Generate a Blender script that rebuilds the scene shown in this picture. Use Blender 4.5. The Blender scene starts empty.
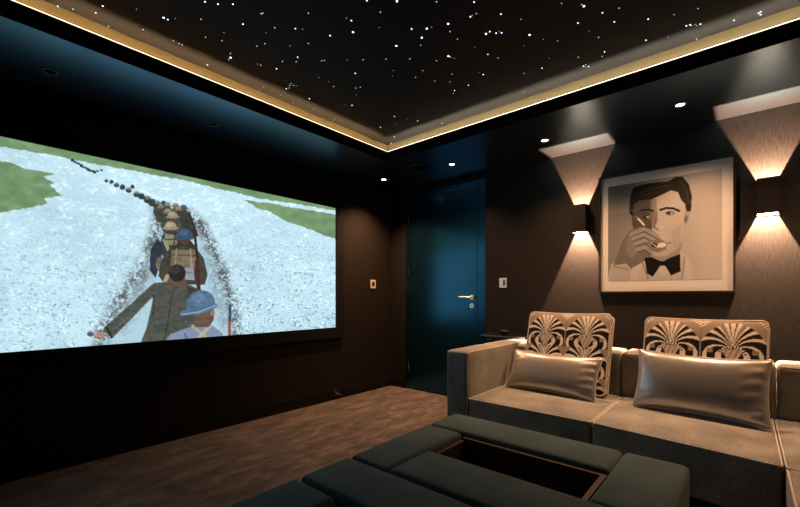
import bpy, bmesh, math, random
import numpy as np
from mathutils import Vector, Matrix
random.seed(4); RNG = np.random.default_rng(7)
S = bpy.context.scene
COL = S.collection
# ------------------------------------------------------------------ survey of the room (metres)
# corner of the screen wall (x=0) and the sofa wall (y=0) is the origin; x runs along the sofa wall, -y towards the rear
FOC, HOR, EYE = 398.0, 296.0, (3.36, -3.71, 1.12)
YAW = math.radians(40.9)
FW = (-math.sin(YAW), math.cos(YAW)); RT = (math.cos(YAW), math.sin(YAW))
def proj(x, y, z):
    rx, ry = x-EYE[0], y-EYE[1]
    t = rx*FW[0]+ry*FW[1]; s = rx*RT[0]+ry*RT[1]
    return 400+FOC*s/t, HOR-FOC*(z-EYE[2])/t
def on_z(px, py, z):
    u, v = (px-400)/FOC, (HOR-py)/FOC
    t = (z-EYE[2])/v
    return EYE[0]+t*(FW[0]+u*RT[0]), EYE[1]+t*(FW[1]+u*RT[1])
RX, RY = 4.55, -4.75          # far ends of the room
SOF = 2.40                    # soffit underside
TX0, TX1, TY0, TY1 = .79, 3.76, -.925, -3.62   # tray opening (fascia faces)
LIP, TOP, SET = 2.492, 2.615, .11

# ------------------------------------------------------------------ node helpers
def new_mat(name):
    m = bpy.data.materials.new(name); m.use_nodes = True
    nt = m.node_tree
    return m, nt, nt.nodes['Principled BSDF']
def N(nt, t, **k):
    n = nt.nodes.new(t)
    for a, b in k.items():
        if a in n.inputs: n.inputs[a].default_value = b
        else: setattr(n, a, b)
    return n
def ramp(nt, fac, stops):
    r = nt.nodes.new('ShaderNodeValToRGB')
    el = r.color_ramp.elements
    while len(el) < len(stops): el.new(.5)
    for e, (p, c) in zip(el, stops): e.position = p; e.color = (*c, 1)
    nt.links.new(fac, r.inputs[0]); return r
def coords(nt, scale=(1,1,1), kind='Object'):
    tc = nt.nodes.new('ShaderNodeTexCoord'); mp = nt.nodes.new('ShaderNodeMapping')
    mp.inputs['Scale'].default_value = scale
    nt.links.new(tc.outputs[kind], mp.inputs[0]); return mp.outputs[0]
def bump(nt, b, h, strength=.3, dist=.002):
    n = N(nt, 'ShaderNodeBump'); n.inputs['Strength'].default_value = strength; n.inputs['Distance'].default_value = dist
    nt.links.new(h, n.inputs['Height']); nt.links.new(n.outputs[0], b.inputs['Normal'])
def simple(name, c, rough=.5, metal=0, spec=.5, **k):
    m, nt, b = new_mat(name)
    b.inputs['Base Color'].default_value = (*c, 1); b.inputs['Roughness'].default_value = rough
    b.inputs['Metallic'].default_value = metal; b.inputs['Specular IOR Level'].default_value = spec
    for a, v in k.items(): b.inputs[a].default_value = v
    v = coords(nt, (40,40,40)); n = N(nt, 'ShaderNodeTexNoise', Scale=6.0, Detail=3.0); nt.links.new(v, n.inputs[0])
    mr = N(nt, 'ShaderNodeMapRange'); mr.inputs[3].default_value = rough*.9; mr.inputs[4].default_value = min(1, rough*1.1)
    nt.links.new(n.outputs[0], mr.inputs[0]); nt.links.new(mr.outputs[0], b.inputs['Roughness'])
    return m
def fabric(name, c, scale=420, var=.25, rough=.9, sheen=.2, bs=.35, axes=(1,1,1)):
    m, nt, b = new_mat(name)
    v = coords(nt, axes)
    n = N(nt, 'ShaderNodeTexNoise', Scale=float(scale), Detail=2.0); nt.links.new(v, n.inputs[0])
    n2 = N(nt, 'ShaderNodeTexNoise', Scale=5.0, Detail=4.0); nt.links.new(v, n2.inputs[0])
    mx = N(nt, 'ShaderNodeMath', operation='ADD'); nt.links.new(n.outputs[0], mx.inputs[0]); nt.links.new(n2.outputs[0], mx.inputs[1])
    hf = N(nt, 'ShaderNodeMath', operation='MULTIPLY'); hf.inputs[1].default_value = .5; nt.links.new(mx.outputs[0], hf.inputs[0])
    r = ramp(nt, hf.outputs[0], [(.3, tuple(x*(1-var) for x in c)), (.7, tuple(min(1, x*(1+var)) for x in c))])
    nt.links.new(r.outputs[0], b.inputs['Base Color'])
    b.inputs['Roughness'].default_value = rough; b.inputs['Specular IOR Level'].default_value = .2
    b.inputs['Sheen Weight'].default_value = sheen; b.inputs['Sheen Roughness'].default_value = .5
    bump(nt, b, n.outputs[0], bs, .0012)
    return m
def emit(name, c, s):
    m = bpy.data.materials.new(name); m.use_nodes = True; nt = m.node_tree
    nt.nodes.remove(nt.nodes['Principled BSDF'])
    e = N(nt, 'ShaderNodeEmission'); e.inputs[0].default_value = (*c, 1); e.inputs[1].default_value = s
    nt.links.new(e.outputs[0], nt.nodes['Material Output'].inputs[0]); return m
def vcol(name, rough=.7, emission=0, coat=0, sheen=0):
    m = bpy.data.materials.new(name); m.use_nodes = True; nt = m.node_tree; b = nt.nodes['Principled BSDF']
    a = N(nt, 'ShaderNodeVertexColor', layer_name='Col')
    if emission:
        nt.nodes.remove(b); e = N(nt, 'ShaderNodeEmission'); e.inputs[1].default_value = emission
        nt.links.new(a.outputs[0], e.inputs[0]); nt.links.new(e.outputs[0], nt.nodes['Material Output'].inputs[0])
    else:
        nt.links.new(a.outputs[0], b.inputs['Base Color']); b.inputs['Roughness'].default_value = rough
        b.inputs['Coat Weight'].default_value = coat; b.inputs['Coat Roughness'].default_value = .03
        b.inputs['Sheen Weight'].default_value = sheen
        b.inputs['Specular IOR Level'].default_value = .25
    return m

# ------------------------------------------------------------------ materials
def wallpaper(name, dark, light):
    m, nt, b = new_mat(name)
    v = coords(nt, (95, 95, 7)); n = N(nt, 'ShaderNodeTexNoise', Scale=2.0, Detail=4.0, Roughness=.7); nt.links.new(v, n.inputs[0])
    v2 = coords(nt, (60, 60, 60)); n2 = N(nt, 'ShaderNodeTexNoise', Scale=4.0, Detail=2.0); nt.links.new(v2, n2.inputs[0])
    mx = N(nt, 'ShaderNodeMath', operation='MULTIPLY'); nt.links.new(n.outputs[0], mx.inputs[0]); nt.links.new(n2.outputs[0], mx.inputs[1])
    r = ramp(nt, mx.outputs[0], [(.18, dark), (.34, light)])
    nt.links.new(r.outputs[0], b.inputs['Base Color']); b.inputs['Roughness'].default_value = .75
    b.inputs['Specular IOR Level'].default_value = .25
    bump(nt, b, n.outputs[0], .35, .0015); return m
M = {}
M['paper'] = wallpaper('dark textile wallpaper', (.0004,.0004,.0006), (.0145,.0135,.014))
M['paper2'] = wallpaper('dark wallpaper', (.004,.003,.0026), (.016,.012,.009))
M['black'] = simple('matt black', (.006,.006,.007), .7, spec=.2)
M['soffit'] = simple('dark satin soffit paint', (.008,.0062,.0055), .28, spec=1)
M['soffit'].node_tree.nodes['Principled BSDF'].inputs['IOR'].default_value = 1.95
M['soffit'].node_tree.nodes['Principled BSDF'].inputs['Specular Tint'].default_value = (.22, .60, 1, 1)  # blue cast of the screen light, put into the soffit's reflection colour
M['starcloth'] = fabric('black star ceiling', (.0115,.0118,.0150), 300, .2, .8, 0, .1)
M['cove'] = fabric('cove board', (.125,.105,.062), 100, .1, .8, 0, .1)
M['fascia'] = simple('black fascia', (.004,.004,.004), .8, spec=.1)
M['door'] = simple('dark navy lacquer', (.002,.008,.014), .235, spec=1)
M['door'].node_tree.nodes['Principled BSDF'].inputs['Specular Tint'].default_value = (.13, .60, 1, 1)  # screen's bluish light baked into the colour of the lacquer's reflections
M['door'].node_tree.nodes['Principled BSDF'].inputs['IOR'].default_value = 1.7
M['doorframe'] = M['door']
M['chrome'] = simple('brushed nickel', (.75,.68,.55), .22, 1)
M['white'] = simple('screen-tinted white plastic', (.42,.60,.85), .3)  # pale blue of the screen light mixed into the switch plate's base colour
M['dark'] = simple('dark plastic', (.01,.01,.012), .3)
M['sofa'] = fabric('greige chenille', (.255,.262,.255), 150, .6, .9, .15, .5)
M['pipe'] = fabric('cream piping', (.60,.60,.60), 500, .15, .8, .1, .2)
M['otto'] = fabric('charcoal weave', (.052,.10,.115), 190, .4, .92, .15, .4)
M['leather'] = simple('brown leather', (.05,.028,.017), .5, spec=.3)
M['sconce'] = simple('sconce shell', (.006,.0055,.0055), .7, spec=.15)
M['sconce_in'] = simple('sconce reflector', (.3,.26,.22), .5)
M['frameblack'] = simple('black picture frame', (.01,.009,.009), .35)
M['mat'] = simple('white mat board', (.84,.88,.93), .8, spec=.2)
M['glasstop'] = simple('black glass', (.01,.012,.015), .08, spec=.8)
M['steel'] = simple('steel', (.6,.6,.62), .25, 1)
M['satin'], nt, b = new_mat('champagne satin')
v = coords(nt, (1,1,1)); n = N(nt, 'ShaderNodeTexNoise', Scale=7.0, Detail=3.0); nt.links.new(v, n.inputs[0])
r = ramp(nt, n.outputs[0], [(.3, (.40,.40,.41)), (.7, (.50,.50,.51))]); nt.links.new(r.outputs[0], b.inputs['Base Color'])
b.inputs['Roughness'].default_value = .30; b.inputs['Metallic'].default_value = .6; b.inputs['Sheen Weight'].default_value = .2
bump(nt, b, n.outputs[0], .12, .01)
# carpet
M['carpet'], nt, b = new_mat('brushed silk carpet')
v = coords(nt, (2.3,.9,1))
n = N(nt, 'ShaderNodeTexNoise', Scale=4.5, Detail=7.0, Roughness=.72, Distortion=.7); nt.links.new(v, n.inputs[0])
n2 = N(nt, 'ShaderNodeTexNoise', Scale=260.0, Detail=2.0); nt.links.new(v, n2.inputs[0])
r = ramp(nt, n.outputs[0], [(.38, (.035,.026,.021)), (.5, (.095,.068,.054)), (.62, (.21,.155,.12))]); nt.links.new(r.outputs[0], b.inputs['Base Color'])
b.inputs['Roughness'].default_value = .85; b.inputs['Sheen Weight'].default_value = .3; b.inputs['Specular IOR Level'].default_value = .15
mx = N(nt, 'ShaderNodeMath', operation='ADD'); nt.links.new(n.outputs[0], mx.inputs[0]); nt.links.new(n2.outputs[0], mx.inputs[1])
bump(nt, b, mx.outputs[0], .8, .012)

# ------------------------------------------------------------------ mesh helpers
def link(o, parent=None):
    COL.objects.link(o)
    if parent is not None: o.parent = parent
    return o
def tag(o, label=None, cat=None, group=None, kind=None):
    if label: o['label'] = label
    if cat: o['category'] = cat
    if group: o['group'] = group
    if kind: o['kind'] = kind
    return o
def origin(o, loc):
    """put the object's origin at loc (world) without moving the shape"""
    o.data.transform(Matrix.Translation(-Vector(loc))); o.location = loc; return o
def empty(name, loc, label, cat, group=None):
    o = bpy.data.objects.new(name, None); o.empty_display_size = .1; link(o); o.location = loc
    return tag(o, label, cat, group)
def finish(name, bm, mat, parent=None, smooth=False):
    me = bpy.data.meshes.new(name); bmesh.ops.recalc_face_normals(bm, faces=bm.faces[:]); bm.to_mesh(me); bm.free()
    if mat: me.materials.append(mat)
    if smooth: me.polygons.foreach_set('use_smooth', [True]*len(me.polygons))
    o = bpy.data.objects.new(name, me); link(o, parent)
    if parent is not None: o.matrix_parent_inverse = Matrix.Translation(-parent.location) if parent.type == 'EMPTY' else Matrix.Identity(4)
    return o
def add_box(bm, x0, x1, y0, y1, z0, z1, bev=0, seg=2):
    r = bmesh.ops.create_cube(bm, size=1)['verts']
    bmesh.ops.scale(bm, vec=(abs(x1-x0), abs(y1-y0), abs(z1-z0)), verts=r)
    bmesh.ops.translate(bm, vec=((x0+x1)/2, (y0+y1)/2, (z0+z1)/2), verts=r)
    if bev:
        es = list({e for v in r for e in v.link_edges})
        bmesh.ops.bevel(bm, geom=es, offset=bev, segments=seg, profile=.5, affect='EDGES')
def box(name, x0, x1, y0, y1, z0, z1, mat, parent=None, bev=0, seg=2):
    bm = bmesh.new(); add_box(bm, x0, x1, y0, y1, z0, z1, bev, seg)
    return finish(name, bm, mat, parent, False)
def boxes(name, lst, mat, parent=None, bev=0):
    bm = bmesh.new()
    for l in lst: add_box(bm, *l, bev)
    return finish(name, bm, mat, parent)
def soft(name, x0, x1, y0, y1, z0, z1, r, mat, parent=None, bulge=0, sag=0):
    """upholstered block: rounded edges and a slightly crowned top"""
    h = ((x1-x0)/2, (y1-y0)/2, (z1-z0)/2); c = ((x0+x1)/2, (y0+y1)/2, (z0+z1)/2)
    h = tuple(abs(a) for a in h); r = min(r, min(h)*.98)
    def axis(H):
        e = [-H+r*(1-math.cos(math.pi/2*k/5)) for k in range(6)]
        m = [(-H+r)+(2*H-2*r)*k/10 for k in range(1, 10)]
        return e+m+[-a for a in reversed(e)]
    ax = [axis(H) for H in h]
    bm = bmesh.new(); cache = {}
    def V(p):
        key = tuple(round(a, 6) for a in p)
        if key in cache: return cache[key]
        inner = [max(-(h[i]-r), min(h[i]-r, p[i])) for i in range(3)]
        d = Vector([p[i]-inner[i] for i in range(3)])
        if d.length > 1e-9:
            d = d.normalized()*r
        q = Vector(inner)+d
        u, w = q.x/h[0], q.y/h[1]
        if q.z > 0:
            q.z += bulge*(1-abs(u)**3)*(1-abs(w)**3)*(q.z/h[2])
        cache[key] = bm.verts.new((q.x+c[0], q.y+c[1], q.z+c[2])); return cache[key]
    for a in range(3):
        b_, c_ = (a+1) % 3, (a+2) % 3
        for s in (-1, 1):
            for i in range(len(ax[b_])-1):
                for j in range(len(ax[c_])-1):
                    q = []
                    for (ii, jj) in ((i,j),(i+1,j),(i+1,j+1),(i,j+1)):
                        p = [0,0,0]; p[a] = s*h[a]; p[b_] = ax[b_][ii]; p[c_] = ax[c_][jj]; q.append(V(p))
                    if len(set(q)) >= 3:
                        try: bm.faces.new(list(dict.fromkeys(q)))
                        except ValueError: pass
    return finish(name, bm, mat, parent, True)
def tube(name, pts, r, mat, parent=None, n=8, closed=False):
    bm = bmesh.new(); pts = [Vector(p) for p in pts]; rings = []; m = len(pts); up0 = Vector((0,0,1)); prev = None
    for i, p in enumerate(pts):
        if closed: t = (pts[(i+1) % m]-pts[i-1])
        else: t = pts[min(i+1, m-1)]-pts[max(i-1, 0)]
        t.normalize()
        if prev is None:
            up = up0 if abs(t.z) < .9 else Vector((1,0,0)); a = t.cross(up).normalized()
        else:
            a = (prev-t*prev.dot(t)).normalized()
        prev = a; b_ = t.cross(a)
        rings.append([bm.verts.new(p+(a*math.cos(2*math.pi*k/n)+b_*math.sin(2*math.pi*k/n))*r) for k in range(n)])
    for i in range(m if closed else m-1):
        A, B = rings[i], rings[(i+1) % m]
        for k in range(n): bm.faces.new((A[k], A[(k+1) % n], B[(k+1) % n], B[k]))
    if not closed: bm.faces.new(rings[0]); bm.faces.new(rings[-1])
    return finish(name, bm, mat, parent, True)
def lathe(name, prof, loc, mat, parent=None, n=32, axis='Z', flip=1):
    bm = bmesh.new(); rings = []
    for (r, z) in prof:
        ring = []
        for k in range(n):
            a = 2*math.pi*k/n
            if axis == 'Z': p = (r*math.cos(a), r*math.sin(a), z*flip)
            elif axis == 'Y': p = (r*math.cos(a), z*flip, r*math.sin(a))
            else: p = (z*flip, r*math.cos(a), r*math.sin(a))
            ring.append(bm.verts.new(Vector(p)+Vector(loc)))
        rings.append(ring)
    for A, B in zip(rings, rings[1:]):
        for k in range(n): bm.faces.new((A[k], A[(k+1) % n], B[(k+1) % n], B[k]))
    if prof[0][0] > 0: bm.faces.new(rings[0])
    if prof[-1][0] > 0: bm.faces.new(rings[-1])
    bmesh.ops.remove_doubles(bm, verts=bm.verts[:], dist=1e-6)
    return finish(name, bm, mat, parent, True)
def grid(name, P, colors, mat, parent=None, smooth=True):
    """P: (ny,nx,3) vertex positions, colors (ny,nx,3) linear"""
    ny, nx = P.shape[:2]
    me = bpy.data.meshes.new(name)
    me.vertices.add(ny*nx); me.vertices.foreach_set('co', P.reshape(-1).astype(np.float32))
    i = np.arange((ny-1)*(nx-1)); a = (i//(nx-1))*nx+(i % (nx-1))
    q = np.stack([a, a+1, a+nx+1, a+nx], 1).astype(np.int32)
    me.loops.add(q.size); me.polygons.add(len(q))
    me.loops.foreach_set('vertex_index', q.reshape(-1))
    me.polygons.foreach_set('loop_start', (np.arange(len(q))*4).astype(np.int32))
    me.update(calc_edges=True)
    at = me.color_attributes.new('Col', 'FLOAT_COLOR', 'POINT')
    c = np.ones((ny*nx, 4), np.float32); c[:, :3] = colors.reshape(-1, 3); at.data.foreach_set('color', c.reshape(-1))
    if smooth: me.polygons.foreach_set('use_smooth', [True]*len(me.polygons))
    me.materials.append(mat); me.validate()
    o = bpy.data.objects.new(name, me); link(o, parent)
    if parent is not None: o.matrix_parent_inverse = Matrix.Translation(-parent.location)
    return o

# ------------------------------------------------------------------ picture painting (arrays)
def lin(c): 
    c = np.asarray(c, float)/255.; return np.where(c <= .04045, c/12.92, ((c+.055)/1.055)**2.4)
def vnoise(X, Y, sx, sy, seed):
    r = np.random.default_rng(seed); T = r.random((64, 64))
    x, y = X/sx, Y/sy; xi, yi = np.floor(x).astype(int), np.floor(y).astype(int); fx, fy = x-xi, y-yi
    fx = fx*fx*(3-2*fx); fy = fy*fy*(3-2*fy); g = lambda a, b: T[b % 64, a % 64]
    return (g(xi, yi)*(1-fx)+g(xi+1, yi)*fx)*(1-fy)+(g(xi, yi+1)*(1-fx)+g(xi+1, yi+1)*fx)*fy
def inpoly(X, Y, pts):
    ins = np.zeros(X.shape, bool); n = len(pts)
    for i in range(n):
        x1, y1 = pts[i]; x2, y2 = pts[(i+1) % n]
        if y1 == y2: continue
        c = ((Y < y1) != (Y < y2)) & (X < (x2-x1)*(Y-y1)/(y2-y1)+x1); ins ^= c
    return ins
class Paint:
    def __init__(s, X, Y, bg): s.X, s.Y = X, Y; s.C = np.empty(X.shape+(3,)); s.C[:] = bg
    def put(s, mask, c, a=1.0):
        m = (mask*a)[..., None] if not np.isscalar(mask) else mask
        s.C = s.C*(1-m)+np.asarray(c, float)*m
    def poly(s, pts, c, a=1.0): s.put(inpoly(s.X, s.Y, pts).astype(float), c, a)
    def ell(s, x, y, rx, ry, c, rot=0, a=1.0, cut=None):
        t = math.radians(rot); dx, dy = s.X-x, s.Y-y
        u = (dx*math.cos(t)+dy*math.sin(t))/rx; v = (-dx*math.sin(t)+dy*math.cos(t))/ry
        m = (u*u+v*v < 1)
        if cut is not None: m &= (v < cut)
        s.put(m.astype(float), c, a)
    def line(s, pts, w, c, a=1.0):
        for (x1, y1), (x2, y2) in zip(pts, pts[1:]):
            L = (x2-x1)**2+(y2-y1)**2+1e-9
            t = np.clip(((s.X-x1)*(x2-x1)+(s.Y-y1)*(y2-y1))/L, 0, 1)
            d = np.hypot(s.X-x1-t*(x2-x1), s.Y-y1-t*(y2-y1)); s.put((d < w/2).astype(float), c, a)
    def blur(s, k=1):
        for _ in range(k):
            P = np.pad(s.C, ((1,1),(1,1),(0,0)), 'edge')
            s.C = (P[:-2,1:-1]+P[2:,1:-1]+P[1:-1,:-2]+P[1:-1,2:]+4*P[1:-1,1:-1])/8

# ------------------------------------------------------------------ room shell
st = dict(kind='structure')
tag(box('floor', 0, RX, RY, 0, -.06, 0, M['carpet']), **st)
tag(box('wall_left', -.1, 0, RY, .1, 0, 2.75, M['paper2']), **st)
# sofa wall with an opening for the door
DX0, DX1, DZ = .24, 1.325, 2.345
tag(boxes('wall_right', [(0, DX0, 0, .12, 0, 2.75), (DX1, RX+.1, 0, .12, 0, 2.75), (DX0, DX1, 0, .12, DZ, 2.75), (DX0, DX1, .06, .12, 0, DZ)], M['paper']), **st)
tag(box('wall_near', RX, RX+.1, RY, 0, 0, 2.75, M['paper2']), **st)
tag(box('wall_rear', -.1, RX+.1, RY-.1, RY, 0, 2.75, M['paper2']), **st)
# soffit ring: slab with a thin upstand behind which the light strip lies
g = .012
ring = [(0, TX0, RY, 0, SOF, SOF+.03), (TX1, RX, RY, 0, SOF, SOF+.03), (TX0, TX1, TY0, 0, SOF, SOF+.03), (TX0, TX1, RY, TY1, SOF, SOF+.03)]
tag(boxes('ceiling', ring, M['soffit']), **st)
fas = [(TX0-g, TX0, TY1-g, TY0+g, SOF+.0305, LIP), (TX1, TX1+g, TY1-g, TY0+g, SOF+.0305, LIP), (TX0, TX1, TY0, TY0+g, SOF+.0305, LIP), (TX0, TX1, TY1-g, TY1, SOF+.0305, LIP),
       (TX0, TX0+.003, TY1, TY0, SOF, SOF+.032), (TX1-.003, TX1, TY1, TY0, SOF, SOF+.032), (TX0+.003, TX1-.003, TY0-.003, TY0, SOF, SOF+.032), (TX0+.003, TX1-.003, TY1, TY1+.003, SOF, SOF+.032)]
tag(boxes('trim_1', fas, M['fascia']), **st)
BX0, BX1, BY0, BY1 = TX0-SET, TX1+SET, TY0+SET, TY1-SET
cv = [(BX0-.02, BX0, BY1, BY0, SOF+.031, TOP), (BX1, BX1+.02, BY1, BY0, SOF+.031, TOP), (BX0-.02, BX1+.02, BY0, BY0+.02, SOF+.031, TOP), (BX0-.02, BX1+.02, BY1-.02, BY1, SOF+.031, TOP)]
tag(boxes('trim_2', cv, M['cove']), **st)
sc = box('ceiling', BX0-.02, BX1+.02, BY1-.02, BY0+.02, TOP, TOP+.04, M['starcloth']); tag(sc, **st)
tag(box('baseboard_left', .0, .014, RY, -.014, 0, .11, M['black']), **st)
tag(boxes('baseboard_right', [(0, DX0, -.014, 0, 0, .11), (DX1, RX, -.014, 0, 0, .11)], M['black']), **st)

# door: flush navy leaf in a dark lining
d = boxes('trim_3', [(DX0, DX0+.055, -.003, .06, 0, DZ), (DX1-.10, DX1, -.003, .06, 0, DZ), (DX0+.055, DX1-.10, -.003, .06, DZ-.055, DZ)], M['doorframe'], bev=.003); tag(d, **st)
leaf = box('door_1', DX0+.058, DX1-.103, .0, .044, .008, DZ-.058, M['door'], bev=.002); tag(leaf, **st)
hx, hz = 1.165, 1.108
hd = empty('tmp', (0,0,0), None, None); bpy.data.objects.remove(hd)
bm = bmesh.new()
def cyl(bm, c, r, d, ax='Y', n=24):
    R_ = bmesh.ops.create_cone(bm, cap_ends=True, segments=n, radius1=r, radius2=r, depth=d)['verts']
    if ax == 'Y': bmesh.ops.rotate(bm, verts=R_, cent=(0,0,0), matrix=Matrix.Rotation(math.pi/2, 3, 'X'))
    if ax == 'X': bmesh.ops.rotate(bm, verts=R_, cent=(0,0,0), matrix=Matrix.Rotation(math.pi/2, 3, 'Y'))
    bmesh.ops.translate(bm, verts=R_, vec=c)
cyl(bm, (hx, -.005, hz), .026, .010); cyl(bm, (hx, -.03, hz), .010, .05); cyl(bm, (hx-.062, -.052, hz), .0095, .145, 'X')
o = finish('handle', bm, M['chrome'], leaf); tag(o, 'brushed nickel lever handle')
bm = bmesh.new(); cyl(bm, (hx, -.005, hz-.092), .026, .010); o = finish('keyhole_escutcheon', bm, M['chrome'], leaf); tag(o, 'round nickel key escutcheon')
bm = bmesh.new(); cyl(bm, (hx, -.0105, hz-.092), .009, .003); finish('keyhole', bm, M['dark'], leaf)
for z in (.28, 1.42, 2.05):
    bm = bmesh.new(); cyl(bm, (DX0+.056, -.015, z), .006, .10, 'Z'); finish('hinge', bm, M['steel'], leaf)

# ------------------------------------------------------------------ projection screen
SY0, SY1, SZ0, SZ1 = -3.98, -.912, .782, 2.070
FWID = .11
scr = empty('projection_screen', (0, (SY0+SY1)/2, SZ0), 'wide black-framed cinema screen on the left wall showing soldiers filing along a chalk trench', 'screen')
boxes('frame', [(.0, .03, SY0-FWID, SY1+FWID, SZ1, SZ1+FWID), (.0, .03, SY0-FWID, SY1+FWID, SZ0-FWID, SZ0), (.0, .03, SY1, SY1+FWID, SZ0, SZ1), (.0, .03, SY0-FWID, SY0, SZ0, SZ1)], M['black'], scr)
nx, ny = 860, 362
yy, zz = np.meshgrid(np.linspace(SY0, SY1, nx), np.linspace(SZ1, SZ0, ny))
X, Y = proj(0.0, yy, zz)                       # the sheet's own drawing coordinates, fixed to the sheet
n1 = vnoise(X, Y, 14, 6, 1); n2 = vnoise(X, Y, 3.2, 1.8, 2); n3 = vnoise(X, Y, 60, 30, 3); n4 = vnoise(X, Y, 6, 3.5, 5)
p = Paint(X, Y, (203, 229, 234)); n5 = vnoise(X, Y, 1.6, .9, 8)
p.C += ((n3-.5)*14+(n1-.5)*14)[..., None]
low = np.clip((Y-190)/110, 0, 1)
p.C -= (np.clip(n2*.5+n5*.5-.62, 0, 1)*270*low+np.clip(n4*.6+n5*.4-.64, 0, 1)*200*low+(n5-.5)*20)[..., None]*np.array([1, .95, .92])
p.C += (np.clip(n2*.6+n4*.4-.58, 0, 1)*110)[..., None]
grn = np.array([122, 150, 106])
def green(pts):
    m = inpoly(X+(n4-.5)*3, Y+(n2-.5)*1.2, pts).astype(float)
    p.C = p.C*(1-m[..., None])+(grn+((n1-.5)*26+(n4-.5)*18)[..., None]*np.array([1, .9, .8]))*m[..., None]
green([(-250, 60), (350, 190), (350, 214), (336, 211), (300, 205), (260, 199), (181, 180), (120, 169), (81, 162), (60, 157), (25, 151), (0, 147), (-60, 134), (-250, 110)])
green([(-120, 130), (0, 161), (13, 164), (22, 168.5), (54, 174), (43, 177), (54, 183.5), (48, 185), (55, 191), (62, 195.5), (45, 199), (47, 204), (25, 209), (0, 213), (-120, 232)])
green([(243, 200), (272, 204), (304, 210), (345, 216), (345, 243), (320, 234), (301, 226), (285, 221.6), (272, 212.5), (256, 208)])
# trench: floor and ragged banks
tr = inpoly(X+(n4-.5)*5, Y, [(140, 196), (178, 208), (196, 220), (212, 246), (228, 285), (238, 345), (100, 350), (112, 318), (135, 290), (150, 250), (156, 222)])
p.put(tr.astype(float), (176, 204, 212), .75)
def bank(pts, w, c, a, seed):
    for i in range(len(pts)-1):
        (x1, y1), (x2, y2) = pts[i], pts[i+1]; L = (x2-x1)**2+(y2-y1)**2
        t = np.clip(((X-x1)*(x2-x1)+(Y-y1)*(y2-y1))/L, 0, 1); dd = np.hypot(X-x1-t*(x2-x1), Y-y1-t*(y2-y1))
        nn = vnoise(X, Y, 1.5, 1.3, seed)*.6+vnoise(X, Y, 5, 4, seed+1)*.4
        m = np.clip(1-dd/w, 0, 1)*np.clip((nn-.36)*4, 0, 1)*a; p.put(m, c)
bank([(158, 222), (152, 244), (138, 275), (120, 300), (104, 330), (98, 350)], 12, (92, 90, 88), .85, 11)
bank([(152, 250), (140, 290), (122, 325)], 13, (140, 146, 146), .6, 21)
bank([(188, 214), (200, 226), (211, 246), (222, 275), (232, 305), (238, 345)], 9, (88, 82, 78), .9, 13)
bank([(205, 250), (216, 285), (224, 325)], 9, (130, 140, 140), .6, 25)
# the far file, small
for i, (x, y) in enumerate([(72,160.5),(75,162.5),(78,164),(81,166),(83,167.5),(86,168.5),(88,170),(90,171),(92,171.5),(94,172.5),(97,171.5),(101,170.5)]):
    p.ell(x, y, 1.9 if i < 10 else 1.4, 1.1+.5*(i % 3 == 0), ((52, 58, 66), (86, 80, 78), (60, 74, 92))[i % 3], 20)
for i, (x, y, r) in enumerate([(106,180,1.6),(111,181,1.8),(116,184,2.2),(122,186,2.4),(128,189,2.4),(132,186,1.8),(136,193,2.6),(141,195,2.8),(147,198,3.2),(152,201,3.4)]):
    p.ell(x, y+r*.7, r*1.2, r, (58, 66, 62)); p.ell(x, y, r*.8, r*.6, (50, 74, 100) if i % 2 else (130, 124, 104))
def soldier(x, y, s, helm, coat, pack=None):
    p.poly([(x-.9*s, y+.9*s), (x-.3*s, y+.3*s), (x+.4*s, y+.3*s), (x+1.0*s, y+1.0*s), (x+1.15*s, y+2.6*s), (x+.6*s, y+3.3*s), (x-.7*s, y+3.3*s), (x-1.15*s, y+2.4*s)], coat)
    if pack:
        p.poly([(x-.6*s, y+.8*s), (x+.65*s, y+.8*s), (x+.7*s, y+1.9*s), (x-.6*s, y+1.95*s)], pack)
        p.line([(x-.5*s, y+.7*s), (x-.2*s, y+2.3*s)], .14*s, (165, 150, 118)); p.line([(x+.5*s, y+.7*s), (x+.3*s, y+2.3*s)], .14*s, (60, 54, 46))
        p.line([(x-.6*s, y+1.35*s), (x+.7*s, y+1.3*s)], .12*s, (66, 58, 46))
    p.ell(x, y+.25*s, .45*s, .45*s, (92, 66, 54))
    p.ell(x, y, .62*s, .55*s, helm, cut=.35); p.ell(x, y+.14*s, .85*s, .2*s, tuple(c*.9 for c in helm))
    p.ell(x-.15*s, y-.2*s, .3*s, .2*s, tuple(min(255, c*1.15) for c in helm), a=.6)
tan, blu = (142, 130, 108), (66, 88, 108)
for x, y, s, h in [(157, 203, 4, tan), (163, 203, 4, blu), (160, 207, 4.6, tan), (167, 205, 4.6, tan), (175, 206, 5, tan), (183, 208, 5.5, blu), (178, 209, 5, tan), (167, 212, 6, tan)]:
    soldier(x, y, s, h, (72, 72, 64))
p.poly([(180, 215), (190, 214), (196, 232), (190, 240), (180, 236)], (66, 64, 58)); p.line([(189, 214), (197, 236)], 1.6, (60, 40, 36))
soldier(172, 216, 8, (165, 150, 120), (82, 80, 72))
soldier(170, 227, 9.5, (172, 158, 128), (62, 64, 62), (140, 130, 108))
p.poly([(157, 238), (150, 250), (149, 270), (155, 278), (160, 262), (163, 246)], (52, 58, 66))
p.line([(163, 240), (172, 262)], 1.8, (170, 155, 125)); p.ell(160, 264, 5, 7, (120, 108, 88))
soldier(184, 236, 12.5, (66, 88, 112), (58, 56, 50))
p.poly([(168, 250), (160, 262), (158, 276), (164, 284), (204, 285), (207, 275), (203, 258), (196, 249), (184, 246)], (70, 68, 58))
p.poly([(171, 250), (196, 250), (198, 268), (170, 268)], (128, 114, 88)); p.line([(170, 255), (197, 256)], 1.5, (92, 80, 60)); p.line([(176, 249), (174, 269)], 1.5, (160, 144, 112)); p.line([(190, 249), (191, 270)], 1.5, (160, 144, 112))
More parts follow.
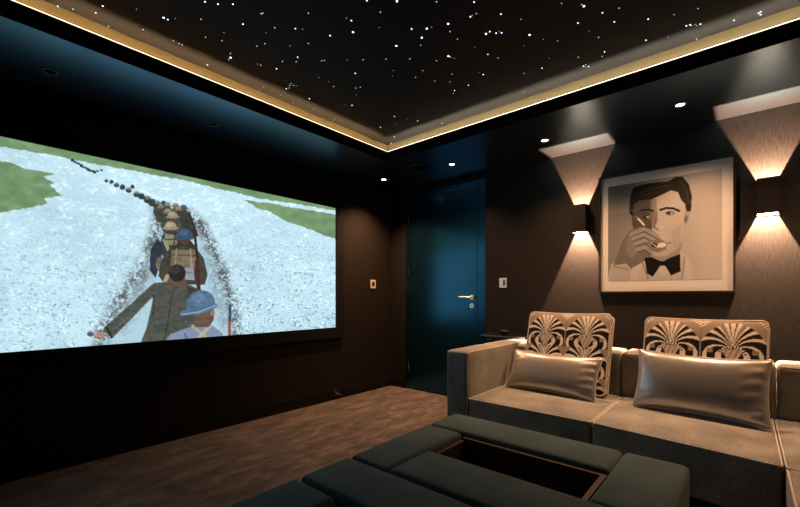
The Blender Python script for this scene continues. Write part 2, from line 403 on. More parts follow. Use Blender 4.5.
p.poly([(176, 268), (193, 268), (194, 280), (178, 280)], (150, 156, 158)); p.line([(179, 272), (192, 273)], 1, (100, 104, 106))
p.line([(194, 232), (197, 262), (199, 292)], 2.6, (64, 42, 36)); p.line([(196, 262), (198, 290)], 3.6, (80, 46, 36))
p.line([(167, 276), (163, 284)], 4, (178, 150, 132))
# the bareheaded man pushing past, arm out to the left
jk = (84, 84, 74)
p.poly([(153, 283), (168, 282), (190, 285), (199, 290), (201, 305), (194, 318), (193, 328), (185, 336), (160, 345), (138, 348), (146, 328), (151, 306), (153, 296), (112, 338), (104, 332), (103, 328), (128, 306)], jk)
p.poly([(186, 286), (199, 290), (198, 312), (188, 300)], (66, 66, 58)); p.line([(172, 292), (168, 316), (164, 340)], 1.6, (66, 66, 57)); p.line([(153, 296), (153, 316)], 2, (64, 64, 56))
p.line([(112, 330), (140, 308)], 1.6, (102, 102, 92)); p.line([(106, 327), (111, 337)], 2.2, (50, 48, 44))
p.ell(99, 335.5, 5.0, 3.6, (176, 136, 120)); p.ell(90, 334, 3.6, 2.4, (96, 98, 104)); p.line([(94, 337), (100, 339)], 1, (90, 66, 60))
p.poly([(169, 276), (184, 276), (186, 286), (167, 286)], (110, 82, 70)); p.ell(176.5, 273, 8.6, 8.6, (48, 44, 42)); p.ell(174, 270, 5, 4, (74, 68, 64), a=.6)
# blue helmeted man at the front
p.poly([(164, 342), (170, 334), (186, 328), (196, 325), (210, 324), (222, 333), (224, 345), (164, 348)], (136, 148, 168))
p.line([(192, 326), (206, 338)], 3, (178, 168, 142)); p.line([(210, 325), (196, 340)], 3, (188, 178, 150)); p.line([(184, 334), (190, 345)], 2, (108, 116, 132))
p.poly([(191, 308), (213, 306), (213, 320), (208, 327), (194, 327)], (106, 84, 70)); p.ell(212, 313, 2.2, 3.4, (150, 116, 98))
p.ell(200, 303, 14.5, 12.5, (88, 110, 132), -14, cut=.45); p.ell(198.5, 309.5, 19.5, 4.2, (88, 114, 138), -13); p.ell(197, 298, 7.5, 4.5, (112, 138, 160), -14, a=.6); p.line([(181, 314.5), (198, 312), (216, 305)], 1.2, (150, 176, 196))
p.line([(229, 318), (228.6, 345)], 3, (150, 84, 66)); p.line([(229.4, 306), (229.2, 318)], 2.4, (46, 74, 100))
dk = np.clip((165-p.C.mean(-1))/40, 0, 1)*((X > 84) & (X < 236) & (Y > 196))
p.C *= (1+dk*((n5-.5)*.16+(n2-.5)*.16+(n4-.5)*.18))[..., None]
p.blur(1)
C = lin(np.clip(p.C, 0, 255))*np.array([.95, 1.02, 1.10])
P3 = np.stack([np.full_like(yy, .012), yy, zz], -1)
grid('picture_surface', P3, C, vcol('projected film picture', emission=1.0), scr, False)

# ------------------------------------------------------------------ framed portrait
QX0, QX1, QZ0, QZ1 = 2.432, 3.298, 1.158, 2.112
por = empty('framed_portrait', ((QX0+QX1)/2, 0, QZ0), 'large framed black-and-white photograph of a man in a bow tie between wall lights', 'picture')
fw = .014
boxes('frame', [(QX0-fw, QX1+fw, -.038, -.001, QZ1, QZ1+fw), (QX0-fw, QX1+fw, -.038, -.001, QZ0-fw, QZ0), (QX0-fw, QX0, -.038, -.001, QZ0, QZ1), (QX1, QX1+fw, -.038, -.001, QZ0, QZ1)], M['frameblack'], por)
box('mat_board', QX0, QX1, -.016, -.001, QZ0, QZ1, M['mat'], por)
nx, ny = 250, 270
IX0, IX1, IZ0, IZ1 = 2.487, 3.236, 1.242, 2.040
xx, zz = np.meshgrid(np.linspace(IX0, IX1, nx), np.linspace(IZ1, IZ0, ny))
X, Y = proj(xx, 0.0, zz)
U, W = (X-600)*4.06, (Y-165)*4.06              # drawing coordinates
bgv = 118+np.clip((U-60)/400, 0, 1)*62+np.clip((W-100)/380, 0, 1)*22
q = Paint(U, W, (0, 0, 0)); q.C[:] = bgv[..., None]
g3 = lambda v: (v, v, v)
q.poly([(30, 480), (48, 405), (75, 385), (160, 380), (185, 360), (330, 350), (362, 385), (375, 420), (378, 480)], g3(196))       # pale dinner jacket
q.poly([(150, 480), (170, 400), (190, 372), (330, 352), (350, 400), (340, 480)], g3(186))
for x in (205, 235, 262, 290, 315): q.line([(x, 450), (x+4, 480)], 2, g3(150))
q.line([(175, 400), (190, 440), (200, 478)], 4, g3(120)); q.line([(345, 372), (338, 430), (330, 478)], 4, g3(130))
q.poly([(170, 250), (330, 200), (335, 330), (322, 362), (260, 395), (190, 372), (170, 320)], g3(150))                             # neck
q.poly([(140, 110), (200, 95), (300, 88), (345, 130), (350, 190), (342, 250), (334, 310), (310, 345), (275, 368), (235, 372), (190, 345), (155, 300), (136, 250), (130, 180)], g3(176))   # face
q.poly([(130, 150), (210, 130), (222, 205), (205, 290), (180, 330), (150, 292), (132, 240)], g3(66), .9)                          # cheek away from the lamp
q.poly([(205, 140), (230, 140), (236, 230), (215, 262), (206, 220)], g3(120), .8)
q.ell(352, 215, 11, 28, g3(150), 8); q.ell(350, 220, 5, 14, g3(90), 8)
q.poly([(120, 196), (124, 130), (138, 92), (200, 76), (280, 68), (305, 52), (335, 48), (362, 80), (374, 128), (370, 190), (352, 190), (346, 160), (330, 142), (318, 112), (290, 104), (262, 118), (215, 140), (160, 146), (140, 160), (134, 210)], g3(26))   # hair
q.line([(150, 120), (215, 96), (290, 84)], 5, g3(58)); q.line([(160, 132), (230, 110), (300, 92)], 3, g3(50)); q.line([(330, 70), (352, 104), (360, 150)], 4, g3(54))
q.line([(168, 186), (195, 180), (216, 188)], 8, g3(22)); q.line([(246, 184), (270, 176), (300, 178), (322, 188)], 9, g3(30))      # brows
q.ell(190, 214, 15, 7, g3(30)); q.ell(196, 213, 6, 4.5, g3(190)); q.ell(286, 197, 19, 8, g3(66)); q.ell(290, 198, 9, 3.5, g3(196)); q.ell(282, 197, 6, 5, g3(26))
q.line([(232, 196), (226, 230), (222, 255), (238, 264)], 5, g3(100)); q.ell(250, 255, 14, 10, g3(192), a=.6)
q.line([(262, 322), (290, 316)], 4, g3(90)); q.poly([(290, 270), (330, 240), (326, 318), (300, 345)], g3(158), .6)
# hand raised with a tumbler
q.poly([(52, 420), (75, 360), (92, 310), (120, 270), (165, 250), (210, 262), (236, 285), (244, 310), (222, 345), (206, 372), (180, 392), (130, 420), (120, 470), (48, 470)], g3(112))
q.poly([(48, 410), (110, 400), (128, 425), (122, 478), (40, 478)], g3(178)); q.line([(52, 412), (116, 424)], 4, g3(130))
q.poly([(120, 280), (150, 262), (168, 300), (160, 350), (130, 380), (104, 350)], g3(136), .7)
for (a_, b_, c_) in [((132, 282), (182, 262), (236, 292)), ((138, 300), (180, 284), (232, 312)), ((146, 322), (184, 308), (222, 334)), ((152, 345), (184, 336), (210, 356))]:
    q.line([a_, b_, c_], 17, g3(150)); q.line([(a_[0], a_[1]+9), (b_[0], b_[1]+9), (c_[0], c_[1]+9)], 3, g3(58))
q.poly([(190, 312), (246, 300), (276, 318), (268, 344), (236, 356), (200, 346)], g3(120)); q.ell(252, 326, 19, 10, g3(216), -8); q.ell(222, 326, 12, 9, g3(34)); q.line([(210, 318), (236, 336), (262, 316)], 3, g3(226)); q.line([(238, 272), (276, 318)], 3, g3(200), .6)
q.line([(150, 212), (180, 244)], 8, g3(230)); q.ell(152, 214, 5, 5, g3(90))
q.poly([(236, 398), (275, 392), (285, 440), (262, 455), (238, 444)], g3(196))
q.poly([(182, 378), (210, 374), (240, 388), (258, 392), (284, 378), (326, 362), (328, 432), (290, 449), (266, 410), (246, 410), (216, 454), (192, 440)], g3(16))
q.blur(1)
lv = lin(np.clip(q.C, 0, 255))*np.array([1.08, 1.12, 1.18])
grid('photo_print', np.stack([xx, np.full_like(xx, -.0175), zz], -1), lv, vcol('photo print', rough=.6), por, False)
m, nt, b = new_mat('picture glass')
nt.nodes.remove(b); tr_ = N(nt, 'ShaderNodeBsdfTransparent'); gl = N(nt, 'ShaderNodeBsdfGlossy', Roughness=.015); fr = N(nt, 'ShaderNodeFresnel'); geo = N(nt, 'ShaderNodeNewGeometry'); mr_ = N(nt, 'ShaderNodeMapRange'); mr_.inputs[3].default_value = 1.5; mr_.inputs[4].default_value = 1/1.5; nt.links.new(geo.outputs['Backfacing'], mr_.inputs[0]); nt.links.new(mr_.outputs[0], fr.inputs[0]); mxs = N(nt, 'ShaderNodeMixShader')
nt.links.new(fr.outputs[0], mxs.inputs[0]); nt.links.new(tr_.outputs[0], mxs.inputs[1]); nt.links.new(gl.outputs[0], mxs.inputs[2]); nt.links.new(mxs.outputs[0], nt.nodes['Material Output'].inputs[0])
box('glass', QX0, QX1, -.024, -.021, QZ0, QZ1, m, por)

# ------------------------------------------------------------------ wall sconces
def sconce(cx, label):
    zc = 1.793; w, dp, h = .057, .100, .12
    s = empty('wall_sconce', (cx, 0, zc), label, 'wall light')
    t = .004
    boxes('shell', [(cx-w, cx-w+t, -dp, -.0, zc-h, zc+h), (cx+w-t, cx+w, -dp, 0, zc-h, zc+h), (cx-w+t, cx+w-t, -dp, -dp+t, zc-h, zc+h)], M['sconce'], s)
    box('back_plate', cx-w+t, cx+w-t, -.004, -.0005, zc-h, zc+h, M['sconce_in'], s)
    boxes('lamp_holder', [(cx-.012, cx+.012, -.094, -.060, zc-.014, zc+.014)], M['steel'], s)
    l = bpy.data.lights.new('sconce_lamp', 'POINT'); l.energy = 760; l.color = (1, .53, .29); l.shadow_soft_size = .004
    lo = bpy.data.objects.new('lamp', l); link(lo, s); lo.location = (0, -.05, 0)
    return s
sconce(2.272, 'black up-and-down wall light left of the framed portrait')
sconce(3.477, 'black up-and-down wall light right of the framed portrait')

# ------------------------------------------------------------------ cove light strips
def strip(x0, x1, y0, y1, nx_, ny_, label, c, s):
    """light tape on the slab behind the upstand, and the thin glowing diffuser edge on top of the upstand; (nx_, ny_) points to the cove board"""
    root = empty('light_strip', ((x0+x1)/2, (y0+y1)/2, SOF+.0305), label, 'light strip', 'cove light strips')
    k = .026; e = .026
    box('light_tape', x0+nx_*k-abs(nx_)*e/2, x1+nx_*k+abs(nx_)*e/2, y0+ny_*k-abs(ny_)*e/2, y1+ny_*k+abs(ny_)*e/2, SOF+.0305, SOF+.036, emit('tape '+label[:8], c, s), root)
    box('diffuser_edge', x0+nx_*.0005, x1+nx_*.0005, y0+ny_*.0005, y1+ny_*.0005, LIP+.0005, LIP+.0042, emit('edge '+label[:8], tuple(v**.5 for v in c), 3.5), root)
    return root
warm, soft_w = (1, .60, .26), (1, .80, .52)
LS = 58
strip(TX0-g, TX0-.0005, TY1, TY0, -1, 0, 'amber cove light strip along the ceiling edge above the screen', warm, LS)
strip(TX0, TX1, TY0+.0005, TY0+g, 0, 1, 'warm white cove light strip along the ceiling edge above the sofa', soft_w, LS)
strip(TX1+.0005, TX1+g, TY1, TY0, 1, 0, 'warm cove light strip on the side of the ceiling tray opposite the screen', soft_w, LS*.4)
strip(TX0, TX1, TY1-g, TY1-.0005, 0, -1, 'warm cove light strip along the rear edge of the ceiling tray', soft_w, LS*.4)

# ------------------------------------------------------------------ downlights
disc_on = emit('downlight glow', (1, .93, .85), 12)
M['trimring'] = simple('dark trim ring', (.02,.02,.022), .4)
def downlight(x, y, on, label, power=0, group=None):
    s = empty('ceiling_downlight', (x, y, SOF), label, 'downlight', group)
    lathe('trim_ring', [(.026, 0), (.040, 0), (.042, -.003), (.038, -.006), (.027, -.006), (.026, 0)], (x, y, SOF), M['trimring'], s, 28)
    lathe('lens', [(.0, -.003), (.026, -.003)] if on else [(0, -.001), (.026, -.001)], (x, y, SOF), disc_on if on else M['black'], s, 24)
    if on and power:
        l = bpy.data.lights.new('downlight_lamp', 'SPOT'); l.energy = power; l.color = (1, .505, .24); l.spot_size = math.radians(116); l.spot_blend = 1; l.shadow_soft_size = .028
        lo = bpy.data.objects.new('lamp', l); link(lo, s); lo.location = (0, 0, -.012)
    return s
PW = 125
downlight(.37, -.53, True, 'lit ceiling downlight in the corner where the screen wall meets the door wall', PW*1.7)
downlight(1.214, -.463, True, 'lit ceiling downlight in front of the navy door', PW*.6)
downlight(2.12, -.463, True, 'lit ceiling downlight over the left end of the sofa, near the left wall light', PW)
downlight(3.034, -.475, True, 'lit ceiling downlight above the framed portrait', PW)
downlight(3.95, -.475, True, 'lit ceiling downlight over the right end of the sofa', PW)
for y, lb in ((-1.474, 'unlit ceiling downlight above the screen, nearest the room corner'), (-2.382, 'unlit ceiling downlight above the middle of the screen'), (-3.302, 'unlit ceiling downlight above the screen, nearest the left edge of the photo')):
    downlight(.372, y, False, lb)
sp = empty('ceiling_speaker', (.90, -.585, SOF), 'round black ceiling loudspeaker in the soffit before the door', 'speaker')
lathe('rim', [(.085, 0), (.098, 0), (.098, -.006), (.086, -.008), (.085, 0)], (.90, -.585, SOF), M['trimring'], sp, 40)
lathe('grille', [(0, -.004), (.085, -.004)], (.90, -.585, SOF), M['dark'], sp, 40)

# ------------------------------------------------------------------ ceiling stars
z1 = [(330,35,2),(418,52,1),(587,33,2),(547,72,2),(620,150,1),(780,52,0)]
z2 = [(325,8,2),(390,20,2),(465,20,2),(118,88,3),(139,97,2),(177,92,0),(305,95,1),(515,120,2),(605,68,1),(614,65,1),(674,138,1),(777,142,2),(630,162,0),(420,163,0),(410,203,1),(328,185,1),(585,230,1),(624,218,1),(750,229,0),(788,285,2),(781,308,1),(712,306,1),(167,203,1),(196,217,1),(211,223,1),(452,267,1),(453,287,3),(443,298,1),(588,320,0),(603,325,1),(683,343,2),(755,417,1),(768,427,1),(748,427,1),(732,443,2),(746,440,1),(783,430,0),(337,323,2),(617,435,0),(705,477,0),(597,451,0),(15,147,1)]
z3 = [(335,2,2),(485,5,3),(682,8,1),(42,65,1),(402,60,1),(233,90,0),(257,102,2),(13,145,0),(395,137,0),(265,160,3),(150,177,2),(42,216,1),(558,144,2),(634,142,3),(658,135,0),(741,118,3),(750,157,1),(788,195,1),(609,187,3),(603,225,1),(482,228,3),(742,280,3),(752,285,1),(772,292,0),(549,293,1),(683,303,1),(109,303,1),(123,301,1),(237,300,0),(316,298,1),(430,295,1),(276,366,2),(467,352,0),(462,380,0),(614,353,1),(578,386,1),(760,370,1),(749,409,1),(674,405,1),(144,408,0),(169,432,1),(279,440,1),(302,436,1),(282,474,0),(773,452,2),(768,466,1),(47,493,2),(95,387,0)]
z4 = [(71,10,2),(82,67,1),(62,77,0),(52,83,2),(205,69,2),(305,95,1),(508,16,1),(609,22,1),(620,30,3),(712,63,2),(795,40,1),(772,108,2),(590,114,2),(645,155,0),(693,186,1),(149,157,2),(130,168,3),(181,165,2),(197,157,0),(208,163,2),(348,173,3),(417,197,0),(488,203,1),(74,237,0),(139,271,2),(190,289,1),(447,291,0),(320,228,0),(592,285,1),(723,258,2),(711,282,1),(617,330,2),(630,323,1),(642,332,2),(627,335,0),(410,340,2),(95,362,0),(116,372,2),(321,366,1),(42,426,2),(320,460,0)]
z5 = [(290,42,1),(170,72,1),(41,95,2),(302,120,2),(232,128,2),(250,123,2),(257,127,1),(275,122,0),(283,127,0),(139,184,0),(30,200,2),(283,194,1),(470,101,2),(593,65,2),(603,58,2),(603,72,2)]
z6 = [(460,176,2),(422,175,0),(165,165,0),(270,195,0),(375,247,0),(363,257,0),(672,231,2),(735,247,0),(789,254,2),(603,286,2),(514,261,0),(672,334,2),(656,366,2),(680,271,0),(105,127,0),(910,265,1)]
pts = [(a/5.714, b/5.714, c) for a, b, c in z1]
for L, ox, oy in ((z2, 140, 0), (z3, 300, 0), (z4, 460, 0), (z5, 640, 0), (z6, 260, 70)): pts += [(ox+a/5, oy+b/5, c) for a, b, c in L]
SR = (.0024, .0028, .0036, .0048); SE = (.9, 1.8, 4.5, 9)
SCOL = ((.85,.87,1), (.85,.88,1), (.66,.72,1), (.52,.62,1))
SNM = ('faint tiny star point in the black ceiling panel', 'small pale star point in the black ceiling panel', 'bright blue-white star point in the black ceiling panel', 'brightest large blue-white star point in the black ceiling panel')
SG = ('faint fibre-optic stars', 'small fibre-optic stars', 'bright fibre-optic stars', 'brightest fibre-optic stars')
smesh = []
for k in range(4):
    bm = bmesh.new(); bmesh.ops.create_uvsphere(bm, u_segments=8, v_segments=5, radius=SR[k]); bmesh.ops.scale(bm, vec=(1,1,.4), verts=bm.verts[:])
    me = bpy.data.meshes.new('star_light'); bm.to_mesh(me); bm.free(); me.materials.append(emit('star %d' % k, SCOL[k], SE[k])); smesh.append(me)
spots = [on_z(a, b_, TOP)+(k,) for a, b_, k in pts]
for _ in range(70):      # the part of the sky the photograph only just cuts off
    x, y = random.uniform(BX0+.15, BX1-.15), random.uniform(BY1+.15, BY0-.15); t_ = (x-EYE[0])*FW[0]+(y-EYE[1])*FW[1]
    if t_ < .2 or proj(x, y, TOP)[1] < -6 or proj(x, y, TOP)[0] > 812: spots.append((x, y, random.choice((0, 1, 1, 2))))
for x, y, k in spots:
    if not (BX0 < x < BX1 and BY1 < y < BY0): continue
    o = bpy.data.objects.new('star_light', smesh[k]); link(o); o.location = (x, y, TOP-SR[k]*.3)
    tag(o, SNM[k], 'star light', SG[k])

# ------------------------------------------------------------------ switches
def plate(name, ax, a, z, w, h, label, cat, red=False):
    if ax == 'x':     # on the screen wall
        t = empty(name, (0, a, z), label, cat)
        box('cover_plate', -.003, .010, a-w/2, a+w/2, z-h/2, z+h/2, M['cream'], t, .002); box('display', .010, .0125, a-w*.27, a+w*.27, z-h*.25, z+h*.28, M['dark'], t)
    else:
        t = empty(name, (a, 0, z), label, cat)
        box('cover_plate', a-w/2, a+w/2, -.010, 0, z-h/2, z+h/2, M['white'], t, .002); box('rocker', a+w*.05, a+w*.30, -.0125, -.010, z-h*.28, z+h*.30, M['dark'], t)
M['cream'] = simple('cream plastic', (.75,.62,.5), .4)
plate('thermostat', 'x', -.328, 1.263, .080, .100, 'small square wall thermostat with dark display, between screen and corner', 'thermostat')
plate('light_switch', 'y', 1.522, 1.252, .078, .098, 'small pale rectangular switch plate right of the navy door', 'switch')
# low wall fitting near the floor under the screen's right end
wf = empty('cable_outlet', (0, -.91, .07), 'small metal cable stub low on the wall below the right end of the screen', 'cable outlet')
box('outlet_plate', .014, .022, -.94, -.88, .04, .10, M['dark'], wf, .002)
tube('cable', [(.022, -.925, .085), (.04, -.915, .07), (.05, -.90, .062), (.052, -.88, .058), (.05, -.865, .056)], .005, M['steel'], wf)

# ------------------------------------------------------------------ sofa
sofa = empty('sectional_sofa', (2.9, -.8, 0), 'large greige fabric L-shaped sectional sofa with pale piping under the framed portrait', 'sofa')
F0 = -1.335; BR, BF = -.285, -.575; SH = .42; AX0, AX1 = 1.745, 1.918; XS, XC, XE = 2.712, 3.485, 4.36
boxes('plinth', [(AX0+.03, XE-.03, F0+.06, BR-.02, .03, .17), (XC+.05, XE-.03, -2.75, F0+.06, .03, .17)], M['black'], sofa)
for (x, y) in ((AX0+.06, F0+.1), (AX0+.06, BR-.06), (XE-.08, BR-.06), (XC+.09, -2.70), (XE-.08, -2.70), (XS, F0+.1)):
    bm = bmesh.new(); cyl(bm, (x, y, .016), .025, .032, 'Z'); finish('leg', bm, M['dark'], sofa)
def piping(parent, pts, r=.005): return tube('piping', pts, r, M['pipe'], parent, 6)
def seat(x0, x1, y0, y1, skew=0):
    s = soft('seat_cushion', x0+.002, x1-.002, y0, y1, .165, SH-.003, .022, M['sofa'], sofa, .012)
    if skew:      # the front edge drifts forward towards the corner seat
        for v_ in s.data.vertices: v_.co.y -= skew*max(0, (v_.co.x-x0)/(x1-x0))*max(0, (y1-v_.co.y)/(y1-y0))**2
    z = SH-.008
    zz_ = lambda x: z+.008*(1-abs((2*x-x0-x1)/(x1-x0))**3)*.15
    n_ = 12
    a = [(x0+.008+(x1-x0-.016)*k/n_, y0+.004-skew*k/n_, zz_(x0+.008+(x1-x0-.016)*k/n_)) for k in range(n_+1)]
    l = [(x0+.006, y1-.02, z+.001), (x0+.006, y0+.02, z+.001)]; r = [(x1-.006, y0+.02-skew, z+.001)]+[(x1-.006, y0+(y1-.02-y0)*q_-skew*(1-q_)**2, z+.001) for q_ in (.2, .4, .6, .8, 1)]
    t = tube('piping', l+a+r, .004, M['pipe'], None, 6); t.parent = s; t.matrix_parent_inverse = s.matrix_world.inverted() if False else Matrix.Translation(-sofa.location)
    t.matrix_parent_inverse = Matrix.Identity(4); t.location = (0,0,0)
    return s
seat(AX1, XS, F0, BF+.05); seat(XS, XC, F0, BF+.05, .095)
seat(XC, XE, F0-.10, BF+.05); seat(XC, XE, -2.82, F0-.104)
arm = soft('arm', AX0, AX1, F0, BR, .05, .733, .028, M['sofa'], sofa, .0)
for xs in (AX0+.006, AX1-.006):
    piping(arm, [(xs, BR-.03, .727), (xs, F0+.03, .727), (xs, F0+.010, .722), (xs, F0+.006, .70), (xs, F0+.006, .10)], .004)
# backs
def back(x0, x1, y0, y1, z0, z1):
    o = soft('back_cushion', x0+.002, x1-.002, y0, y1, z0, z1-.004, .03, M['sofa'], sofa, .006)
    piping(o, [(x0+.02, y0+.006, z1-.014), (x1-.02, y0+.006, z1-.014)], .003)
back(AX1, 2.17, BF, BR, .17, .72); back(2.17, 2.70, BF, BR, .17, .727); back(2.70, 3.50, BF-.005, BR, .17, .73); back(3.50, XE-.22, BF, BR, .17, .727)
back_r = soft('back_cushion', XE-.22, XE, -2.82, BR, .17, .725, .03, M['sofa'], sofa, .004)

# ------------------------------------------------------------------ cushions
def pillow(name, w, h, t, cx, cy, z0, tilt, yaw, kind, label, cat, group, roll=0):
    root = empty(name, (cx, cy, z0), label, cat, group)
    nx, ny = (150, 136) if kind == 'pattern' else (70, 40)
    u, v = np.meshgrid(np.linspace(-1, 1, nx), np.linspace(-1, 1, ny))
    if kind == 'pattern':
        # boxed scatter cushion: flat face, softly rounded, rounded corners
        th = t/2*(.66+.34*((1-u**4)*(1-v**4))**.5)
        X_ = u*w/2*(1-.012*(1-v**2)); Z_ = v*h/2*(1-.03*(1-u**2))
        rr = .035
        ax_, az_ = np.abs(X_)-(w/2-rr), np.abs(Z_)-(h/2-rr)
        k = np.hypot(np.maximum(ax_, 1e-6), np.maximum(az_, 1e-6)); over = (ax_ > 0) & (az_ > 0) & (k > rr)
        X_ = np.where(over, np.sign(X_)*((w/2-rr)+ax_*rr/k), X_); Z_ = np.where(over, np.sign(Z_)*((h/2-rr)+az_*rr/k), Z_)
        # pattern: two fountains across, one and a bit down
        pu = (u+1)*w/2; pv = (v+1)*h/2; cw, chh = w/2, .265
        Cc = np.empty(u.shape+(3,)); Cc[:] = lin((168, 158, 146))
        cream, tanc, blk, brn = lin((248, 243, 235)), lin((160, 148, 136)), lin((12, 12, 15)), lin((84, 72, 64))
        lx = ((pu/cw) % 1-.5)*cw
        for row in (-1, 0, 1):
            base = h-.035-.20-(1-row+1-1)*chh+0*lx if False else (h-.225)-(1-row)*.205
            ly = pv-base; r_ = np.hypot(lx, ly)+1e-6
            rho = r_**2/(2*np.abs(lx)+1e-6)
            band = np.digitize(rho, [.010, .018, .026, .040, .060, .070, .098, .116, .15, .185, .25, .30, .48])
            cols = [blk, cream, blk, cream, blk, cream, blk, cream, blk, cream, blk, cream, tanc, cream]
            env = (ly > -.035) & (r_ < .222-.05*np.clip(np.abs(lx)/.15, 0, 1)) & (ly < .205)
            m_in = env & (r_ > .035)
            for bi, cc in enumerate(cols): Cc[m_in & (band == bi)] = cc
            Cc[m_in & (rho > .95) & (rho < 1.6)] = brn
            Cc[m_in & (np.abs(np.abs(lx)-.105) < .014) & (np.abs(ly-.03) < .012)] = tanc
            # beaded wedge at the foot of the fan
            wedge = (ly < .045) & (ly > -.048) & (np.abs(lx) < .052*(ly+.050)/.095+.004) & (r_ < .075)
            Cc[wedge] = tanc
            tri = ((np.floor(lx/.013+ly/.02)+np.floor(ly/.013)) % 2 == 0) & wedge; Cc[tri] = lin((222, 212, 198))
            edge = (ly < .05) & (ly > -.052) & (np.abs(np.abs(lx)-(.052*(ly+.050)/.095+.008)) < .0045); Cc[edge] = blk
            bead = (np.abs(r_-.061) < .0075) & (ly > .012); Cc[bead] = cream
            ang = np.arctan2(lx, ly); Cc[bead & (np.sin(ang*26) > .1)] = blk
        dx = (pu/cw+.5) % 1-.5; dx = dx*cw
        stem = (np.abs(dx) < .004); Cc[stem] = lin((150, 138, 126))
        topd = (pv > h-.055) & (np.abs(dx) < (pv-(h-.055))*1.0); Cc[topd] = tanc
        Cc[topd & ((np.floor(dx/.012)+np.floor(pv/.010)) % 2 == 0)] = cream
        Cc = Cc*(.92+.16*RNG.random(u.shape))[..., None]
        mt = M['pat']
        mid = t/2*.62
        F_ = np.stack([X_, -th-0*u, Z_], -1); B_ = np.stack([X_[:, ::-1], th, Z_[:, ::-1]], -1)
    else:
        e = ((1-np.abs(u)**2.6)*(1-np.abs(v)**2.2))
        wr = .0035*np.sin(v*17+np.sin(u*5)*2)*np.clip((np.abs(u)-.55)/.45, 0, 1)*np.clip(e*6, 0, 1)
        wr = wr*np.clip((u+.2)/.6, .25, 1)
        th = t/2*np.clip(e, 0, 1)**.5+wr
        X_ = u*w/2*(1-.05*(1-v**2)**1.0*np.abs(u)**4); Z_ = v*h/2*(1-.10*(1-u**2)*np.abs(v)**3)
        Cc = np.ones(u.shape+(3,)); mt = M['satin']
        F_ = np.stack([X_, -th, Z_], -1); B_ = np.stack([X_[:, ::-1], th*.8, Z_[:, ::-1]], -1)
        mid = 0
    R3 = (Matrix.Rotation(yaw, 3, 'Z') @ Matrix.Rotation(tilt, 3, 'X') @ Matrix.Rotation(roll, 3, 'Y'))
    Rn = np.array(R3)
    def place(A):
        A = A+np.array([0, 0, h/2]); return (A.reshape(-1, 3) @ Rn.T).reshape(A.shape)+np.array([cx, cy, z0])
    fr_ = grid('front_panel' if kind == 'pattern' else 'cover', place(F_), Cc, mt, root)
    bk = grid('back_panel', place(B_), Cc, mt, root)
    # gusset between the panels
    def ring(A): return np.concatenate([A[0, :], A[1:, -1], A[-1, -2::-1], A[-2:0:-1, 0]])
    rf = ring(place(F_)); rb = ring(place(np.stack([B_[:, ::-1, 0], B_[:, ::-1, 1], B_[:, ::-1, 2]], -1)))
    if kind == 'pattern':
        nb = 9; L = len(rf)
        G = np.stack([rf*(1-k/(nb-1))+rb*(k/(nb-1)) for k in range(nb)]); G = np.concatenate([G, G[:, :1]], 1)
        s_ = np.linspace(0, 2*(w+h), L+1)[None, :].repeat(nb, 0); kk = np.linspace(0, 1, nb)[:, None].repeat(L+1, 1)
        gc = np.empty(G.shape); gc[:] = lin((160, 150, 140)); wv = np.abs(kk-.5-.32*np.sin(s_*34)); gc[wv < .30] = lin((14, 12, 14)); gc[wv < .13] = lin((236, 228, 218))
        grid('gusset', G, gc, mt, root)
        step = 4
        tube('piping', rf[::step], .0055, M['pipe2'], root, 6, True); tube('piping', rb[::step], .0055, M['pipe2'], root, 6, True)
    else:
        tube('piping', rf[::2], .0038, M['pipe'], root, 6, True)
    return root
M['pat'] = vcol('fan patterned velvet', rough=.7, sheen=.1)
M['pipe2'] = fabric('tan piping', (.56,.52,.48), 500, .2, .8, .1, .2)
tl = math.radians
pillow('patterned_cushion', .60, .58, .11, 2.345, -.725, .427, tl(-17), tl(-2), 'pattern', 'square fan-patterned cushion at the left end of the sofa', 'cushion', 'fan patterned cushions')
pillow('patterned_cushion', .61, .565, .11, 3.15, -.735, .427, tl(-17), tl(-4), 'pattern', 'fan-patterned cushion in the middle of the sofa below the portrait', 'cushion', 'fan patterned cushions')
pillow('satin_cushion', .65, .305, .13, 2.300, -.895, .430, tl(-29), tl(-4), 'satin', 'small champagne satin lumbar cushion with wrinkled right end on the left sofa seat', 'cushion', 'satin lumbar cushions')
pillow('satin_cushion', .640, .365, .14, 3.145, -.88, .430, tl(-20), tl(-5), 'satin', 'larger champagne satin lumbar cushion on the middle sofa seat', 'cushion', 'satin lumbar cushions')

# ------------------------------------------------------------------ ottomans
OX0, OX1 = 2.035, 3.19
def pad(par, x0, x1, y0, y1, z1=.42, nm='pad'): return soft(nm, x0+.002, x1-.002, y0+.002, y1-.002, .22, z1-.004, .022, M['otto'], par, .006)
o1 = empty('ottoman', (2.6, -2.23, 0), 'charcoal upholstered ottoman with sunken tray nearest the sofa', 'ottoman')
boxes('base', [(OX0+.02, OX1-.02, -2.77, -1.69, .04, .215)], M['otto'], o1, .01)
pad(o1, OX0, 2.945, -1.94, -1.67); pad(o1, 2.945, OX1, -2.245, -1.67); pad(o1, OX0, 2.262, -2.525, -1.943)
pad(o1, 2.266, OX1, -2.525, -2.248, .425, 'lid_pad'); pad(o1, OX0, OX1, -2.79, -2.53)
boxes('tray', [(2.27, 2.94, -2.24, -1.95, .216, .235), (2.27, 2.94, -1.962, -1.944, .235, .395), (2.918, 2.938, -2.24, -1.962, .235, .395), (2.266, 2.282, -2.24, -1.962, .235, .385), (2.282, 2.918, -2.243, -2.23, .235, .385)], M['leather'], o1)
o2 = empty('ottoman', (2.6, -3.36, 0), 'charcoal upholstered ottoman at the bottom edge, on the side away from the sofa', 'ottoman')
boxes('base', [(OX0+.02, OX1-.02, -3.90, -2.82, .04, .215)], M['otto'], o2, .01)
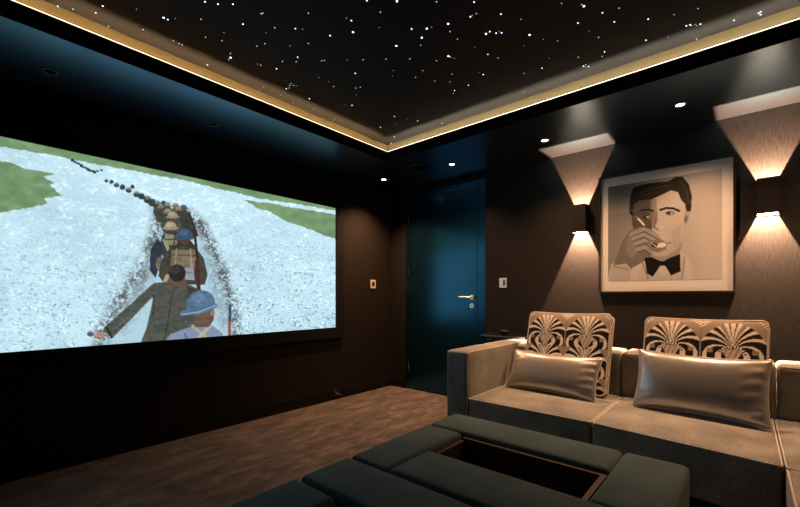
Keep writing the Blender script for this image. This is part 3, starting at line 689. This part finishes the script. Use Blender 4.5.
pad(o2, OX0, 2.285, -3.66, -2.80); pad(o2, 2.945, OX1, -3.66, -2.80); pad(o2, OX0, OX1, -3.92, -3.665); pad(o2, 2.29, 2.94, -3.66, -3.10, .42, 'lid_pad')
boxes('tray', [(2.29, 2.94, -3.095, -2.81, .216, .235), (2.29, 2.94, -2.83, -2.812, .235, .39), (2.287, 2.30, -3.09, -2.83, .235, .385), (2.928, 2.942, -3.09, -2.83, .235, .385)], M['leather'], o2)
for o_, ys in ((o1, (-2.70, -1.76)), (o2, (-3.83, -2.89))):
    for x in (OX0+.09, OX1-.09):
        for y in ys:
            bm = bmesh.new(); cyl(bm, (x, y, .02), .025, .042, 'Z'); finish('leg', bm, M['dark'], o_)

# ------------------------------------------------------------------ side table behind the arm
tb = empty('side_table', (1.62, -.14, 0), 'slim black glass-topped side table against the wall behind the sofa arm', 'table')
box('table_top', 1.42, 1.86, -.262, -.02, .736, .746, M['glasstop'], tb, .002)
boxes('top_rim', [(1.415, 1.865, -.267, -.262, .734, .746), (1.415, 1.42, -.262, -.02, .734, .746)], M['steel'], tb)
for x in (1.44, 1.84):
    for y in (-.245, -.04): box('leg', x-.009, x+.009, y-.009, y+.009, 0, .735, M['dark'], tb, .001)
bw = lathe('bowl', [(0, .002), (.028, .0), (.034, .006), (.050, .030), (.053, .040), (.050, .040), (.046, .030), (.030, .012), (0, .009)], (1.60, -.14, .7465), M['dark'], None, 28)
tag(bw, 'small dark bowl standing on the side table behind the sofa arm', 'bowl'); origin(bw, (1.60, -.14, .7465))

# fix sub-part parenting (sub-parts of parts that sit at the thing's own frame)
# ------------------------------------------------------------------ camera and view
cam = bpy.data.cameras.new('camera'); co = bpy.data.objects.new('camera', cam); link(co)
cam.sensor_width = 36; cam.lens = FOC*36/800; cam.shift_x = 0; cam.shift_y = (HOR-253.5)/800; cam.clip_start = .02
co.location = EYE; co.rotation_euler = (math.pi/2, 0, YAW); S.camera = co
w = bpy.data.worlds.new('world'); S.world = w; w.use_nodes = True
w.node_tree.nodes['Background'].inputs[0].default_value = (0, 0, 0, 1); w.node_tree.nodes['Background'].inputs[1].default_value = 0
S.view_settings.view_transform = 'Standard'; S.view_settings.look = 'None'; S.view_settings.exposure = 0; S.view_settings.gamma = 1
S.view_settings.use_curve_mapping = False
S.cycles.use_denoising = True; S.cycles.max_bounces = 8; S.cycles.sample_clamp_indirect = 3
